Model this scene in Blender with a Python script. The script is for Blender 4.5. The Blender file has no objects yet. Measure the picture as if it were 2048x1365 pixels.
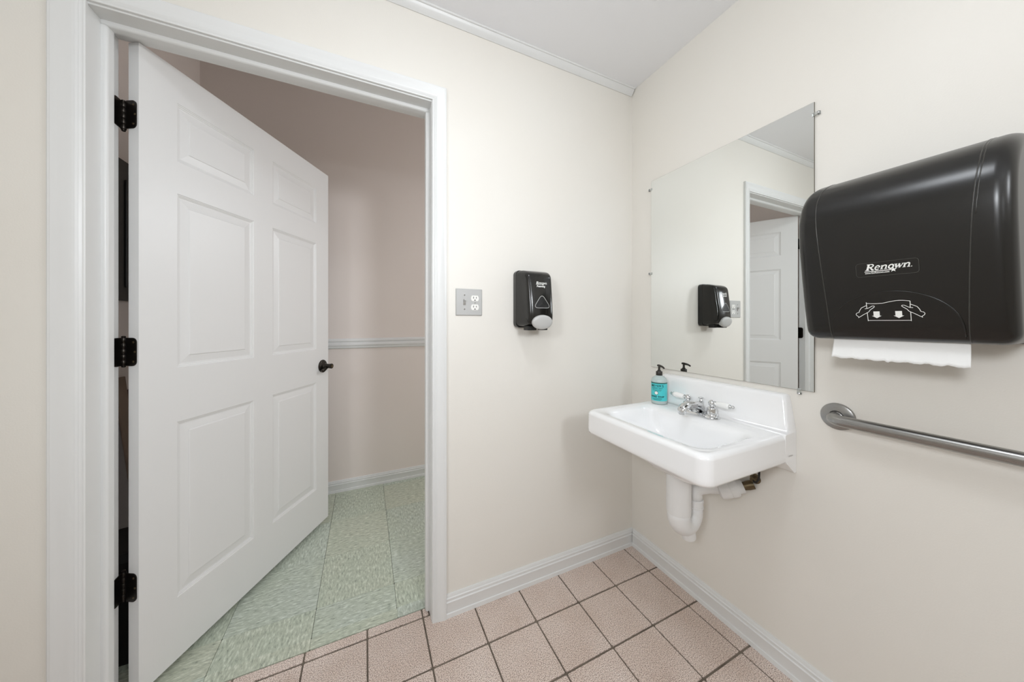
import bpy, bmesh, math, random
from mathutils import Vector, Matrix

scene = bpy.context.scene
COL = scene.collection
R = math.radians

# ------------------------------------------------------------------ camera
# metres; room corner at the origin, door wall on y = 0, mirror wall on x = 0
cam_d = bpy.data.cameras.new('camera')
cam = bpy.data.objects.new('camera', cam_d)
COL.objects.link(cam)
cam_d.sensor_width = 36.0
cam_d.lens = 635.6 / 2048 * 36.0
cam_d.shift_y = -39.5 / 2048
cam_d.clip_start = 0.02
cam.location = (-1.312, -1.290, 1.205)
cam.rotation_euler = (R(90), 0, R(-24.8))
scene.camera = cam

# ------------------------------------------------------------------ light and exposure
world = bpy.data.worlds.new('world')
scene.world = world
world.use_nodes = True
world.node_tree.nodes['Background'].inputs[0].default_value = (0.9, 0.95, 1.0, 1)
world.node_tree.nodes['Background'].inputs[1].default_value = 0.15

FIXTURE_STRENGTH = 16.0


def area_light(name, loc, target, size, watts, color=(1, 1, 1), shape='DISK', spread=math.pi):
    d = bpy.data.lights.new(name, 'AREA')
    d.shape = shape
    d.size = size
    d.energy = watts
    d.color = color
    d.spread = spread
    o = bpy.data.objects.new(name, d)
    COL.objects.link(o)
    o.location = loc
    o.rotation_euler = (Vector(target) - Vector(loc)).to_track_quat('-Z', 'Y').to_euler()
    return o


# photographer's direct lamp behind the camera, two added fill lamps, and an unseen lamp down the hall for its ambient light
COOL = (0.905, 0.948, 1.0)
area_light('soft_lamp', (-0.62, -2.60, 1.93), (-1.75, 1.26, 1.20), 0.42, 4.15, COOL, spread=R(75))
area_light('bounce_fill', (-1.55, -2.45, 1.55), (-1.45, -2.35, 2.45), 0.45, 9.6, COOL)  # added fill turned to the ceiling, flattens the light in the room
area_light('side_fill', (-2.25, -1.60, 1.75), (0, -0.9, 1.0), 0.40, 6.7, COOL, spread=R(130))  # added fill from the left, brightens the mirror wall and sink front
area_light('hall_lamp', (0.80, 0.68, 2.15), (-0.5, 0.75, 0.2), 0.5, 10.0, (0.91, 0.955, 1.0))

scene.view_settings.view_transform = 'Standard'
scene.view_settings.look = 'None'
scene.view_settings.gamma = 1.0
scene.view_settings.use_curve_mapping = False
scene.view_settings.exposure = 0.23
scene.cycles.max_bounces = 9
scene.cycles.diffuse_bounces = 5
scene.cycles.glossy_bounces = 6
scene.cycles.transmission_bounces = 8


# ------------------------------------------------------------------ materials
def lin(h):
    h = h.lstrip('#')
    out = []
    for i in (0, 2, 4):
        c = int(h[i:i + 2], 16) / 255
        out.append(c / 12.92 if c <= 0.04045 else ((c + 0.055) / 1.055) ** 2.4)
    return (*out, 1.0)


def new_mat(name, color='#ffffff', rough=0.5, metal=0.0, spec=0.5, coat=0.0):
    m = bpy.data.materials.new(name)
    m.use_nodes = True
    b = m.node_tree.nodes['Principled BSDF']
    b.inputs['Base Color'].default_value = lin(color)
    b.inputs['Roughness'].default_value = rough
    b.inputs['Metallic'].default_value = metal
    b.inputs['Specular IOR Level'].default_value = spec
    b.inputs['Coat Weight'].default_value = coat
    b.inputs['Coat Roughness'].default_value = 0.05
    return m, m.node_tree.nodes, m.node_tree.links, b


def add_bump(nt, links, b, height_socket, strength, dist):
    bp = nt.new('ShaderNodeBump')
    bp.inputs['Strength'].default_value = strength
    bp.inputs['Distance'].default_value = dist
    links.new(height_socket, bp.inputs['Height'])
    links.new(bp.outputs['Normal'], b.inputs['Normal'])


def pos_node(nt, links, scale=(1, 1, 1), local=False):
    mp = nt.new('ShaderNodeMapping')
    mp.inputs['Scale'].default_value = scale
    if local:
        g = nt.new('ShaderNodeTexCoord')
        links.new(g.outputs['Object'], mp.inputs['Vector'])
    else:
        g = nt.new('ShaderNodeNewGeometry')
        links.new(g.outputs['Position'], mp.inputs['Vector'])
    return mp.outputs['Vector']


def noise(nt, links, vec, scale, detail=2.0, rough=0.5):
    n = nt.new('ShaderNodeTexNoise')
    n.inputs['Scale'].default_value = scale
    n.inputs['Detail'].default_value = detail
    n.inputs['Roughness'].default_value = rough
    links.new(vec, n.inputs['Vector'])
    return n


def ramp(nt, links, fac, stops):
    r = nt.new('ShaderNodeValToRGB')
    e = r.color_ramp.elements
    while len(e) < len(stops):
        e.new(0.5)
    for el, (p, c) in zip(e, stops):
        el.position = p
        el.color = lin(c)
    links.new(fac, r.inputs['Fac'])
    return r.outputs['Color']


def paint(name, c1, c2, rough=0.45, bump=0.12, bscale=260):
    m, nt, li, b = new_mat(name, c1, rough)
    v = pos_node(nt, li)
    n = noise(nt, li, v, 1.7, 2)
    li.new(ramp(nt, li, n.outputs['Fac'], [(0.3, c1), (0.7, c2)]), b.inputs['Base Color'])
    f = noise(nt, li, v, bscale, 3)
    add_bump(nt, li, b, f.outputs['Fac'], bump, 0.002)
    return m


M = {}
M['wall'] = paint('cream_wall_paint', '#ece9e2', '#ebe7df', 0.42, 0.10, 240)
M['hallwall'] = paint('pink_wall_paint', '#f0e7e1', '#eee4dd', 0.5, 0.10, 240)
M['ceil'] = paint('ceiling_paint', '#f8f9fb', '#f6f7fa', 0.7, 0.08, 300)
M['trim'] = paint('white_trim_paint', '#e8e9e8', '#e6e7e6', 0.32, 0.03, 60)
M['plate'] = new_mat('grey_plate_enamel', '#bcbcba', 0.35)[0]
M['white_plastic'] = new_mat('white_plastic', '#efefed', 0.3)[0]
M['outlet'] = new_mat('outlet_plastic', '#f4f3ef', 0.28)[0]
M['dark_slot'] = new_mat('dark_slot', '#22201d', 0.6)[0]
M['toggle'] = new_mat('grey_toggle_plastic', '#8d8983', 0.4)[0]
M['porcelain'] = new_mat('white_vitreous_china', '#fbfbfb', 0.12, coat=0.6)[0]
M['porcelain_handle'] = new_mat('porcelain_lever', '#f7f7f5', 0.15, coat=0.5)[0]
M['chrome'] = new_mat('chrome', '#d9dadb', 0.09, 1.0)[0]
M['black_plastic'] = new_mat('black_gloss_plastic', '#1b1a18', 0.16, spec=0.55)[0]
M['black_satin'] = None
M['pvc'] = new_mat('white_pvc', '#f0f0ef', 0.3)[0]
M['bronze'] = new_mat('oil_rubbed_bronze', '#3a3632', 0.32, 0.9)[0]
M['brass'] = new_mat('old_brass', '#6d604a', 0.4, 0.9)[0]
M['rubber'] = new_mat('black_rubber', '#1a1612', 0.5)[0]
M['print_white'] = new_mat('white_print', '#f2f2ee', 0.5)[0]
M['print_grey'] = new_mat('sticker_edge', '#5a5955', 0.4)[0]
M['print_dark'] = new_mat('dark_teal_print', '#123b3c', 0.5)[0]
M['groove'] = new_mat('groove_black', '#0b0b0a', 0.5)[0]
M['seam_edge'] = new_mat('seam_edge_plastic', '#3b3a37', 0.25)[0]
M['button'] = new_mat('grey_push_button', '#c4c4c2', 0.4)[0]
M['label'] = new_mat('turquoise_label', '#4fd0d4', 0.35)[0]
M['label_dark'] = new_mat('dark_green_label_band', '#245f58', 0.4)[0]
M['cap'] = new_mat('black_pump_plastic', '#2a2620', 0.4)[0]
M['edge_glass'] = new_mat('mirror_edge', '#6f6a5c', 0.3)[0]
M['mirror'] = new_mat('mirror_silver', '#eceeec', 0.0, 1.0)[0]
M['panel_black'] = new_mat('black_enamel_panel', '#262622', 0.45)[0]
M['cloth_black'] = new_mat('black_bin_plastic', '#161513', 0.5)[0]
M['grout'] = None

m, nt, li, b = new_mat('satin_black_plastic', '#0f0e0c', 0.27, spec=0.6)
f = noise(nt, li, pos_node(nt, li), 900, 2)
add_bump(nt, li, b, f.outputs['Fac'], 0.03, 0.0004)
M['black_satin'] = m

m, nt, li, b = new_mat('grout', '#6e645a', 0.85)
v = pos_node(nt, li)
n = noise(nt, li, v, 14, 4)
li.new(ramp(nt, li, n.outputs['Fac'], [(0.3, '#5f554b'), (0.7, '#857a6d')]), b.inputs['Base Color'])
M['grout'] = m

# moulded white door skin with a faint vertical grain
m, nt, li, b = new_mat('white_door_skin', '#e6e6e5', 0.36)
v = pos_node(nt, li, (130, 130, 5), local=True)
n = noise(nt, li, v, 1.6, 4, 0.6)
add_bump(nt, li, b, n.outputs['Fac'], 0.10, 0.0015)
M['door'] = m

# brushed steel
m, nt, li, b = new_mat('brushed_stainless', '#a09f9d', 0.3, 1.0)
v = pos_node(nt, li, (260, 6, 260))
n = noise(nt, li, v, 2.0, 3)
mr = nt.new('ShaderNodeMapRange')
mr.inputs['To Min'].default_value = 0.22
mr.inputs['To Max'].default_value = 0.38
li.new(n.outputs['Fac'], mr.inputs['Value'])
li.new(mr.outputs['Result'], b.inputs['Roughness'])
M['steel'] = m

# speckled pink quarry tile
m, nt, li, b = new_mat('speckled_pink_tile', '#c3aca0', 0.55)
v = pos_node(nt, li)
sp = noise(nt, li, v, 330, 2.0, 0.75)
base = ramp(nt, li, sp.outputs['Fac'], [(0.34, '#5b4d45'), (0.42, '#b3a095'), (0.50, '#e6d3c8'), (0.58, '#f6e8df'), (0.66, '#fffaf5')])
big = noise(nt, li, v, 5.0, 3)
tint = ramp(nt, li, big.outputs['Fac'], [(0.35, '#f1ece8'), (0.68, '#ffffff')])
mx = nt.new('ShaderNodeMix')
mx.data_type = 'RGBA'
mx.blend_type = 'MULTIPLY'
mx.inputs['Factor'].default_value = 1.0
li.new(base, mx.inputs['A'])
li.new(tint, mx.inputs['B'])
stain = noise(nt, li, v, 3.1, 4, 0.6)
st = ramp(nt, li, stain.outputs['Fac'], [(0.58, '#ffffff'), (0.72, '#d8cec6')])
mx2 = nt.new('ShaderNodeMix')
mx2.data_type = 'RGBA'
mx2.blend_type = 'MULTIPLY'
mx2.inputs['Factor'].default_value = 1.0
li.new(mx.outputs['Result'], mx2.inputs['A'])
li.new(st, mx2.inputs['B'])
li.new(mx2.outputs['Result'], b.inputs['Base Color'])
add_bump(nt, li, b, sp.outputs['Fac'], 0.15, 0.001)
M['tile'] = m


def vinyl(name, scale):
    m, nt, li, b = new_mat(name, '#a3ac97', 0.38)
    v = pos_node(nt, li, scale)
    n = noise(nt, li, v, 1.0, 3, 0.65)
    c = ramp(nt, li, n.outputs['Fac'], [(0.28, '#868c82'), (0.40, '#c0c5b9'), (0.55, '#d2d6ca'), (0.66, '#eceee6')])
    big = noise(nt, li, pos_node(nt, li), 4.5, 2)
    info = nt.new('ShaderNodeObjectInfo')
    ad = nt.new('ShaderNodeMath')
    ad.operation = 'ADD'
    li.new(big.outputs['Fac'], ad.inputs[0])
    li.new(info.outputs['Random'], ad.inputs[1])
    hv = nt.new('ShaderNodeMath')
    hv.operation = 'MULTIPLY'
    li.new(ad.outputs[0], hv.inputs[0])
    hv.inputs[1].default_value = 0.5
    tint = ramp(nt, li, hv.outputs[0], [(0.25, '#f1f2e9'), (0.55, '#ebf1e9'), (0.8, '#edf3f2')])
    mx = nt.new('ShaderNodeMix')
    mx.data_type = 'RGBA'
    mx.blend_type = 'MULTIPLY'
    mx.inputs['Factor'].default_value = 1.0
    li.new(c, mx.inputs['A'])
    li.new(tint, mx.inputs['B'])
    li.new(mx.outputs['Result'], b.inputs['Base Color'])
    return m


M['vinyl_a'] = vinyl('green_vinyl_streaked_across', (38, 130, 60))
M['vinyl_b'] = vinyl('green_vinyl_streaked_along', (130, 38, 60))

# board in the hall
m, nt, li, b = new_mat('brown_board', '#5a4034', 0.55)
n = noise(nt, li, pos_node(nt, li, (40, 40, 3)), 1.2, 4)
li.new(ramp(nt, li, n.outputs['Fac'], [(0.3, '#3b2a22'), (0.7, '#7a5a48')]), b.inputs['Base Color'])
M['board'] = m
M['cardboard'] = new_mat('pale_cardboard', '#8f7b6a', 0.7)[0]

# clear plastics
m, nt, li, b = new_mat('clear_plastic', '#f4f6f4', 0.12)
b.inputs['Transmission Weight'].default_value = 0.85
b.inputs['IOR'].default_value = 1.45
M['clear'] = m
m, nt, li, b = new_mat('frosted_soap_bottle', '#dcebe9', 0.25)
b.inputs['Transmission Weight'].default_value = 0.35
b.inputs['IOR'].default_value = 1.4
M['bottle'] = m

# paper with a faint fibre grain
m, nt, li, b = new_mat('white_paper', '#f4f4f2', 0.85)
n = noise(nt, li, pos_node(nt, li), 420, 3)
add_bump(nt, li, b, n.outputs['Fac'], 0.25, 0.001)
M['paper'] = m

m = bpy.data.materials.new('lamp_diffuser')
m.use_nodes = True
nt = m.node_tree.nodes
nt.remove(nt['Principled BSDF'])
em = nt.new('ShaderNodeEmission')
em.inputs['Color'].default_value = (0.905, 0.948, 1.0, 1)
em.inputs['Strength'].default_value = FIXTURE_STRENGTH
m.node_tree.links.new(em.outputs[0], nt['Material Output'].inputs['Surface'])
M['diffuser'] = m


# ------------------------------------------------------------------ mesh helpers
ORG = {}


def tag(o, label=None, cat=None, group=None, kind=None):
    if label:
        o['label'] = label
    if cat:
        o['category'] = cat
    if group:
        o['group'] = group
    if kind:
        o['kind'] = kind
    return o


def empty(name, loc, label=None, cat=None, group=None, kind=None, rz=0.0):
    o = bpy.data.objects.new(name, None)
    o.empty_display_size = 0.05
    COL.objects.link(o)
    o.location = loc
    o.rotation_euler = (0, 0, rz)
    ORG[o.name] = Vector(loc) if rz == 0 else Vector((0, 0, 0))
    return tag(o, label, cat, group, kind)


def mk(name, vf, mat, parent=None, smooth=False, bevel=0.0, seg=2, subd=0, auto=None):
    """one mesh object from (verts, faces); verts in the frame of the root's surroundings"""
    verts, faces = vf
    off = ORG.get(parent.name, Vector((0, 0, 0))) if parent else Vector((0, 0, 0))
    me = bpy.data.meshes.new(name)
    me.from_pydata([Vector(v) - off for v in verts], [], faces)
    bm = bmesh.new()
    bm.from_mesh(me)
    bmesh.ops.remove_doubles(bm, verts=bm.verts, dist=1e-6)
    bmesh.ops.recalc_face_normals(bm, faces=bm.faces)
    bm.to_mesh(me)
    bm.free()
    mats = mat if isinstance(mat, (list, tuple)) else [mat]
    for mm in mats:
        me.materials.append(mm)
    o = bpy.data.objects.new(name, me)
    COL.objects.link(o)
    if parent:
        o.parent = parent
    ORG[o.name] = off
    if bevel:
        md = o.modifiers.new('bevel', 'BEVEL')
        md.width = bevel
        md.segments = seg
        md.limit_method = 'ANGLE'
        md.angle_limit = R(35)
    if subd:
        md = o.modifiers.new('subd', 'SUBSURF')
        md.levels = subd
        md.render_levels = subd
    if smooth:
        me.polygons.foreach_set('use_smooth', [True] * len(me.polygons))
    if auto:
        me.polygons.foreach_set('use_smooth', [True] * len(me.polygons))
        me.set_sharp_from_angle(angle=R(auto))
    me.update()
    return o


def join(*vfs):
    V, F = [], []
    for v, f in vfs:
        k = len(V)
        V += list(v)
        F += [tuple(i + k for i in q) for q in f]
    return V, F


def box(x0, x1, y0, y1, z0, z1):
    v = [(x, y, z) for x in (x0, x1) for y in (y0, y1) for z in (z0, z1)]
    f = [(0, 1, 3, 2), (4, 6, 7, 5), (0, 4, 5, 1), (2, 3, 7, 6), (0, 2, 6, 4), (1, 5, 7, 3)]
    return v, f


def loft(rings, closed=True, cap0=True, cap1=True):
    n = len(rings[0])
    V = [p for r in rings for p in r]
    F = []
    for i in range(len(rings) - 1):
        for j in range(n if closed else n - 1):
            a, c = i * n + j, i * n + (j + 1) % n
            F.append((a, c, c + n, a + n))
    if cap0:
        F.append(tuple(range(n))[::-1])
    if cap1:
        F.append(tuple(range((len(rings) - 1) * n, len(rings) * n)))
    return V, F


def lathe(profile, centre, axis=(0, 0, 1), n=24):
    """profile: list of (radius, height along the axis)"""
    ax = Vector(axis).normalized()
    q = Vector((0, 0, 1)).rotation_difference(ax)
    c = Vector(centre)
    rings = []
    for r, h in profile:
        rings.append([c + q @ Vector((max(r, 1e-5) * math.cos(2 * math.pi * k / n), max(r, 1e-5) * math.sin(2 * math.pi * k / n), h)) for k in range(n)])
    return loft(rings)


def tube(path, radius, n=12, caps=True):
    P = [Vector(p) for p in path]
    rad = radius if isinstance(radius, (list, tuple)) else [radius] * len(P)
    rings = []
    up = None
    for i, p in enumerate(P):
        t = (P[min(i + 1, len(P) - 1)] - P[max(i - 1, 0)]).normalized()
        if up is None:
            up = Vector((0, 0, 1)) if abs(t.z) < 0.9 else Vector((1, 0, 0))
            up = (up - t * up.dot(t)).normalized()
        else:
            up = (up - t * up.dot(t)).normalized()
        sd = t.cross(up)
        rings.append([p + (up * math.cos(2 * math.pi * k / n) + sd * math.sin(2 * math.pi * k / n)) * rad[i] for k in range(n)])
    return loft(rings, True, caps, caps)


def rrect(cx, cy, hx, hy, r, z, n=6):
    out = []
    r = min(r, hx, hy)
    for qx, qy, a0 in ((1, 1, 0), (-1, 1, 90), (-1, -1, 180), (1, -1, 270)):
        for k in range(n + 1):
            a = R(a0 + 90 * k / n)
            out.append((cx + qx * (hx - r) + r * math.cos(a), cy + qy * (hy - r) + r * math.sin(a), z))
    return out


def sweep_x(profile, x0, x1):
    """profile of (y, z) pulled along x"""
    return loft([[(x0, y, z) for y, z in profile], [(x1, y, z) for y, z in profile]])


def sweep_y(profile, y0, y1):
    return loft([[(x, y0, z) for x, z in profile], [(x, y1, z) for x, z in profile]])


def ribbon(pts, w, close=False):
    """flat stroke in 2-D, returns (verts2d, faces)"""
    P = [Vector(p) for p in pts]
    n = len(P)
    V = []
    for i, p in enumerate(P):
        if close:
            t = P[(i + 1) % n] - P[(i - 1) % n]
        else:
            t = P[min(i + 1, n - 1)] - P[max(i - 1, 0)]
        t = t.normalized() if t.length > 0 else Vector((1, 0))
        nn = Vector((-t.y, t.x)) * (w / 2)
        V += [tuple(p + nn), tuple(p - nn)]
    F = []
    for i in range(n if close else n - 1):
        a, c = 2 * i, 2 * ((i + 1) % n)
        F.append((a, a + 1, c + 1, c))
    return V, F


def arc2(cx, cy, rx, ry, a0, a1, n=12):
    return [(cx + rx * math.cos(R(a0 + (a1 - a0) * k / n)), cy + ry * math.sin(R(a0 + (a1 - a0) * k / n))) for k in range(n + 1)]


def text2d(body, size, shear=0.0, bold=0.0, align='LEFT', spacing=1.0):
    cu = bpy.data.curves.new('lettering', 'FONT')
    cu.body = body
    cu.size = size
    cu.shear = shear
    cu.offset = bold
    cu.align_x = align
    cu.space_character = spacing
    cu.resolution_u = 3
    ob = bpy.data.objects.new('lettering', cu)
    COL.objects.link(ob)
    bpy.context.view_layer.update()
    dg = bpy.context.evaluated_depsgraph_get()
    me = bpy.data.meshes.new_from_object(ob.evaluated_get(dg))
    V = [(v.co.x, v.co.y) for v in me.vertices]
    F = [tuple(p.vertices) for p in me.polygons]
    bpy.data.objects.remove(ob)
    bpy.data.curves.remove(cu)
    bpy.data.meshes.remove(me)
    return V, F


def place2d(vf, fn, dx=0.0, dy=0.0, s=1.0):
    V, F = vf
    return [fn(x * s + dx, y * s + dy) for x, y in V], F


# ------------------------------------------------------------------ setting: walls
XL, YR = -2.45, -3.00          # left and rear inner faces of the washroom
ZC = 2.45
HY = 1.263                     # far wall of the hall
HXL, HXR = -2.225, 1.00
HZ = 2.90
WT = 0.125

# door wall, with an opening for the jambs; the hall side carries the hall paint
door_hole = (-2.030, -1.051, 2.105)
vf = join(box(XL - 0.1, door_hole[0], 0, WT, 0, HZ), box(door_hole[1], HXR + 0.1, 0, WT, 0, HZ),
          box(door_hole[0], door_hole[1], 0, WT, door_hole[2], HZ))
wf = mk('wall_front', vf, [M['wall'], M['hallwall']])
for p in wf.data.polygons:
    if p.normal.y > 0.5:
        p.material_index = 1
tag(wf, 'cream painted wall around the open doorway', 'wall', kind='structure')
tag(mk('wall_right', box(0, 0.1, YR - 0.1, 0, 0, HZ), M['wall']), 'cream painted wall behind the mirror and sink', 'wall', kind='structure')
tag(mk('wall_left', box(XL - 0.1, XL, YR - 0.1, 0, 0, HZ), M['wall']), 'cream painted wall left of the doorway', 'wall', kind='structure')
tag(mk('wall_rear', box(XL, 0, YR - 0.1, YR, 0, HZ), M['wall']), 'cream painted wall behind the viewer', 'wall', kind='structure')
tag(mk('ceiling', box(XL, 0, YR, 0, ZC, ZC + 0.06), M['ceil']), 'flat white washroom ceiling', 'ceiling', kind='structure')
tag(mk('wall_hall_far', box(HXL - 0.1, HXR + 0.1, HY, HY + 0.1, 0, HZ), M['hallwall']), 'pink hall wall beyond the doorway', 'wall', kind='structure')
tag(mk('wall_hall_left', box(HXL - 0.1, HXL, WT, HY, 0, HZ), M['hallwall']), 'pink hall end wall behind the open door', 'wall', kind='structure')
tag(mk('wall_hall_right', box(HXR, HXR + 0.1, WT, HY, 0, HZ), M['hallwall']), 'pink hall wall out of sight to the right', 'wall', kind='structure')
tag(mk('ceiling_hall', box(HXL, HXR, WT, HY, HZ, HZ + 0.05), M['ceil']), 'white ceiling over the hall', 'ceiling', kind='structure')

# ------------------------------------------------------------------ floors, tile by tile
TY_END = 0.078
floor = tag(mk('floor', box(XL, 0, YR, TY_END, -0.06, -0.004), M['grout']), 'washroom floor of square speckled pink tiles with dark grout', 'floor', kind='structure')
random.seed(4)
gx = [0.0] + [-0.069 - 0.2059 * k for k in range(12)]
gx = [g for g in gx if g > XL] + [XL]
gy = [TY_END, 0.035] + [0.035 - 0.2078 * k for k in range(1, 16)]
gy = [g for g in gy if g > YR] + [YR]


def slab(w, h, t, bev):
    rings = [rrect(0, 0, w / 2, h / 2, 0.004, -t, 2), rrect(0, 0, w / 2, h / 2, 0.004, -bev, 2),
             rrect(0, 0, w / 2 - bev, h / 2 - bev, 0.004, 0, 2)]
    return loft(rings)


cache = {}


def floor_tile(name, x0, x1, y0, y1, ztop, mat, parent, gap_x, gap_y, bev=0.0012, t=0.005):
    w, h = round(x1 - x0 - gap_x, 5), round(y1 - y0 - gap_y, 5)
    if w < 0.008 or h < 0.008:
        return
    key = (w, h, mat.name)
    if key not in cache:
        o = mk(name, slab(w, h, t, bev), mat, parent)
        cache[key] = o.data
    else:
        o = bpy.data.objects.new(name, cache[key])
        COL.objects.link(o)
        o.parent = parent
    o.location = ((x0 + x1) / 2, (y0 + y1) / 2, ztop)
    o.rotation_euler = (R(random.uniform(-0.08, 0.08)), R(random.uniform(-0.08, 0.08)), 0)


for i in range(len(gx) - 1):
    for j in range(len(gy) - 1):
        x1, x0 = gx[i], gx[i + 1]
        y1, y0 = gy[j], gy[j + 1]
        if y1 > 0.05 or y0 >= 0.03:
            # the strip under the door runs only between the jambs
            if x1 < -2.009 or x0 > -1.072:
                continue
            x0, x1 = max(x0, -2.009), min(x1, -1.072)
        elif y1 > 0.0:
            if x1 < -2.009 or x0 > -1.072:
                y1 = 0.0
        floor_tile('tile', x0, x1, y0, y1, 0.0, M['tile'], floor, 0.0058, 0.0074)

hall_floor = tag(mk('floor_hall', join(box(HXL, HXR, WT, HY, -0.06, -0.004), box(-2.009, -1.072, TY_END, WT, -0.06, -0.004)), M['rubber']),
                 'hall floor of mottled green vinyl tiles', 'floor', kind='structure')
vx = sorted([-1.191 + 0.3065 * k for k in range(-3, 8)] + [HXL, HXR])
vx = [v for v in vx if HXL <= v <= HXR]
vy = [TY_END, 0.262, 0.576, 0.895, 1.212, HY]
for i in range(len(vx) - 1):
    for j in range(len(vy) - 1):
        x0, x1, y0, y1 = vx[i], vx[i + 1], vy[j], vy[j + 1]
        mm = M['vinyl_a'] if (i + j) % 2 else M['vinyl_b']
        if j == 0:
            a0, a1 = max(x0, -2.009), min(x1, -1.072)
            if a1 - a0 > 0.01:
                floor_tile('vinyl_tile', a0, a1, y0, WT + 0.0008, 0.0, mm, hall_floor, 0.0006 if a1 == x1 else 0.0, 0.0, 0.0006)
            y0 = WT
        floor_tile('vinyl_tile', x0, x1, y0, y1, 0.0, mm, hall_floor, 0.0013, 0.0011, 0.0006)

# ------------------------------------------------------------------ baseboards, crown, chair rail
BB = [(0, 0), (0, 0.090), (0.004, 0.090), (0.0062, 0.084), (0.0065, 0.078), (0.0098, 0.0745), (0.0088, 0.070), (0.0085, 0.064),
      (0.0120, 0.0605), (0.0108, 0.057), (0.0105, 0.022), (0.0100, 0.0185), (0.0135, 0.0165), (0.0140, 0.0)]
CAS_IN_R, CAS_OUT_R = -1.069, -1.013
CAS_IN_L, CAS_OUT_L = -2.008, -2.076
bf = mk('baseboard_front', sweep_x([(-d, z) for d, z in BB], CAS_OUT_R, -0.0002), M['trim'], auto=25)
tag(bf, 'white moulded baseboard between door casing and corner', 'baseboard', kind='structure')
br = mk('baseboard_right', sweep_y([(-d, z) for d, z in BB], YR, -0.0135), M['trim'], auto=25)
tag(br, 'white moulded baseboard below the sink wall', 'baseboard', kind='structure')
bh = mk('baseboard_hall', sweep_x([(HY - d * 1.1, z * 0.90) for d, z in BB], HXL, HXR), M['trim'], auto=25)
tag(bh, 'white baseboard along the pink hall wall', 'baseboard', kind='structure')
bl = mk('baseboard_left', sweep_x([(-d, z) for d, z in BB], XL, CAS_OUT_L), M['trim'], auto=25)
tag(bl, 'white baseboard left of the door casing', 'baseboard', kind='structure')

CR = [(0, 2.450), (0, 2.4195), (-0.0025, 2.4185), (-0.006, 2.4215), (-0.015, 2.4300), (-0.021, 2.4395), (-0.0225, 2.4435), (-0.0265, 2.4440), (-0.0285, 2.4462), (-0.0285, 2.450)]
cr = mk('trim_1', sweep_x(CR, XL, -0.006), M['trim'], auto=30)
tag(cr, 'narrow white cove moulding where door wall meets ceiling', 'moulding', kind='structure')

RAIL = [(0, 1.010), (0, 1.082), (0.006, 1.082), (0.013, 1.076), (0.015, 1.068), (0.014, 1.062), (0.0085, 1.059), (0.0085, 1.054), (0.0155, 1.051),
        (0.018, 1.043), (0.0165, 1.032), (0.011, 1.028), (0.0105, 1.024), (0.0125, 1.021), (0.010, 1.013), (0.004, 1.010)]
rl = mk('trim_2', sweep_x([(HY - d, z) for d, z in RAIL], HXL, HXR), M['trim'], auto=30)
tag(rl, 'white chair rail across the pink hall wall', 'moulding', kind='structure')

# ------------------------------------------------------------------ door casing (mitred sweep) and jambs
CP = [(0, 0), (0, 0.0088), (0.0025, 0.0100), (0.0045, 0.0100), (0.0052, 0.0084), (0.0100, 0.0112), (0.0108, 0.0098), (0.0155, 0.0122), (0.0163, 0.0106),
      (0.0215, 0.0126), (0.0260, 0.0128), (0.0420, 0.0152), (0.0470, 0.0172), (0.0500, 0.0176), (0.0510, 0.0158), (0.0545, 0.0160), (0.0570, 0.0140), (0.0570, 0.0)]
z_in = 2.090
wl, wr = (CAS_IN_L - CAS_OUT_L) / 0.057, (CAS_OUT_R - CAS_IN_R) / 0.057
rings = []
for w, t in CP:
    rings.append([(CAS_IN_L - w * wl, -t, 0.0), (CAS_IN_L - w * wl, -t, z_in + w * wr), (CAS_IN_R + w * wr, -t, z_in + w * wr), (CAS_IN_R + w * wr, -t, 0.0)])
V = [p for r in rings for p in r]
F = []
n = len(CP)
for i in range(n):
    k = (i + 1) % n
    for j in range(3):
        F.append((i * 4 + j, i * 4 + j + 1, k * 4 + j + 1, k * 4 + j))
F.append(tuple(i * 4 for i in range(n)))
F.append(tuple(i * 4 + 3 for i in range(n)))
cs = mk('trim_3', (V, F), M['trim'], auto=20)
tag(cs, 'white moulded casing around the doorway', 'door casing', kind='structure')

JL, JR, JH = -2.010, -1.071, 2.085
jamb = empty('trim_4', (JL, 0, 0), 'white door jambs and stops lining the doorway', 'door frame', kind='structure')
mk('side_jamb', box(-2.030, JL, -0.0005, WT, 0, JH), M['trim'], jamb, bevel=0.0015)
mk('side_jamb', box(JR, -1.051, -0.0005, WT, 0, JH), M['trim'], jamb, bevel=0.0015)
mk('head_jamb', box(-2.030, -1.051, -0.0005, WT, JH, 2.105), M['trim'], jamb, bevel=0.0015)


def stop_prof(sgn, x, y0=0.050, y1=0.078, d=0.0135, r=0.008):
    """door stop with a rounded leading edge, seen from above"""
    pts = [(x, y0)] + [(x + sgn * (d - r + r * math.sin(R(a))), y0 + r - r * math.cos(R(a))) for a in range(0, 91, 18)] + [(x + sgn * d, y1), (x, y1)]
    return pts


for sgn, x in ((1, JL), (-1, JR)):
    pr = stop_prof(sgn, x)
    mk('door_stop', loft([[(px, py, 0.004) for px, py in pr], [(px, py, JH - 0.0135) for px, py in pr]]), M['trim'], jamb, auto=40)
pr = stop_prof(-1, JH)
mk('head_stop', loft([[(JL, py, pz) for pz, py in pr], [(JR, py, pz) for pz, py in pr]]), M['trim'], jamb, auto=40)

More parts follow.
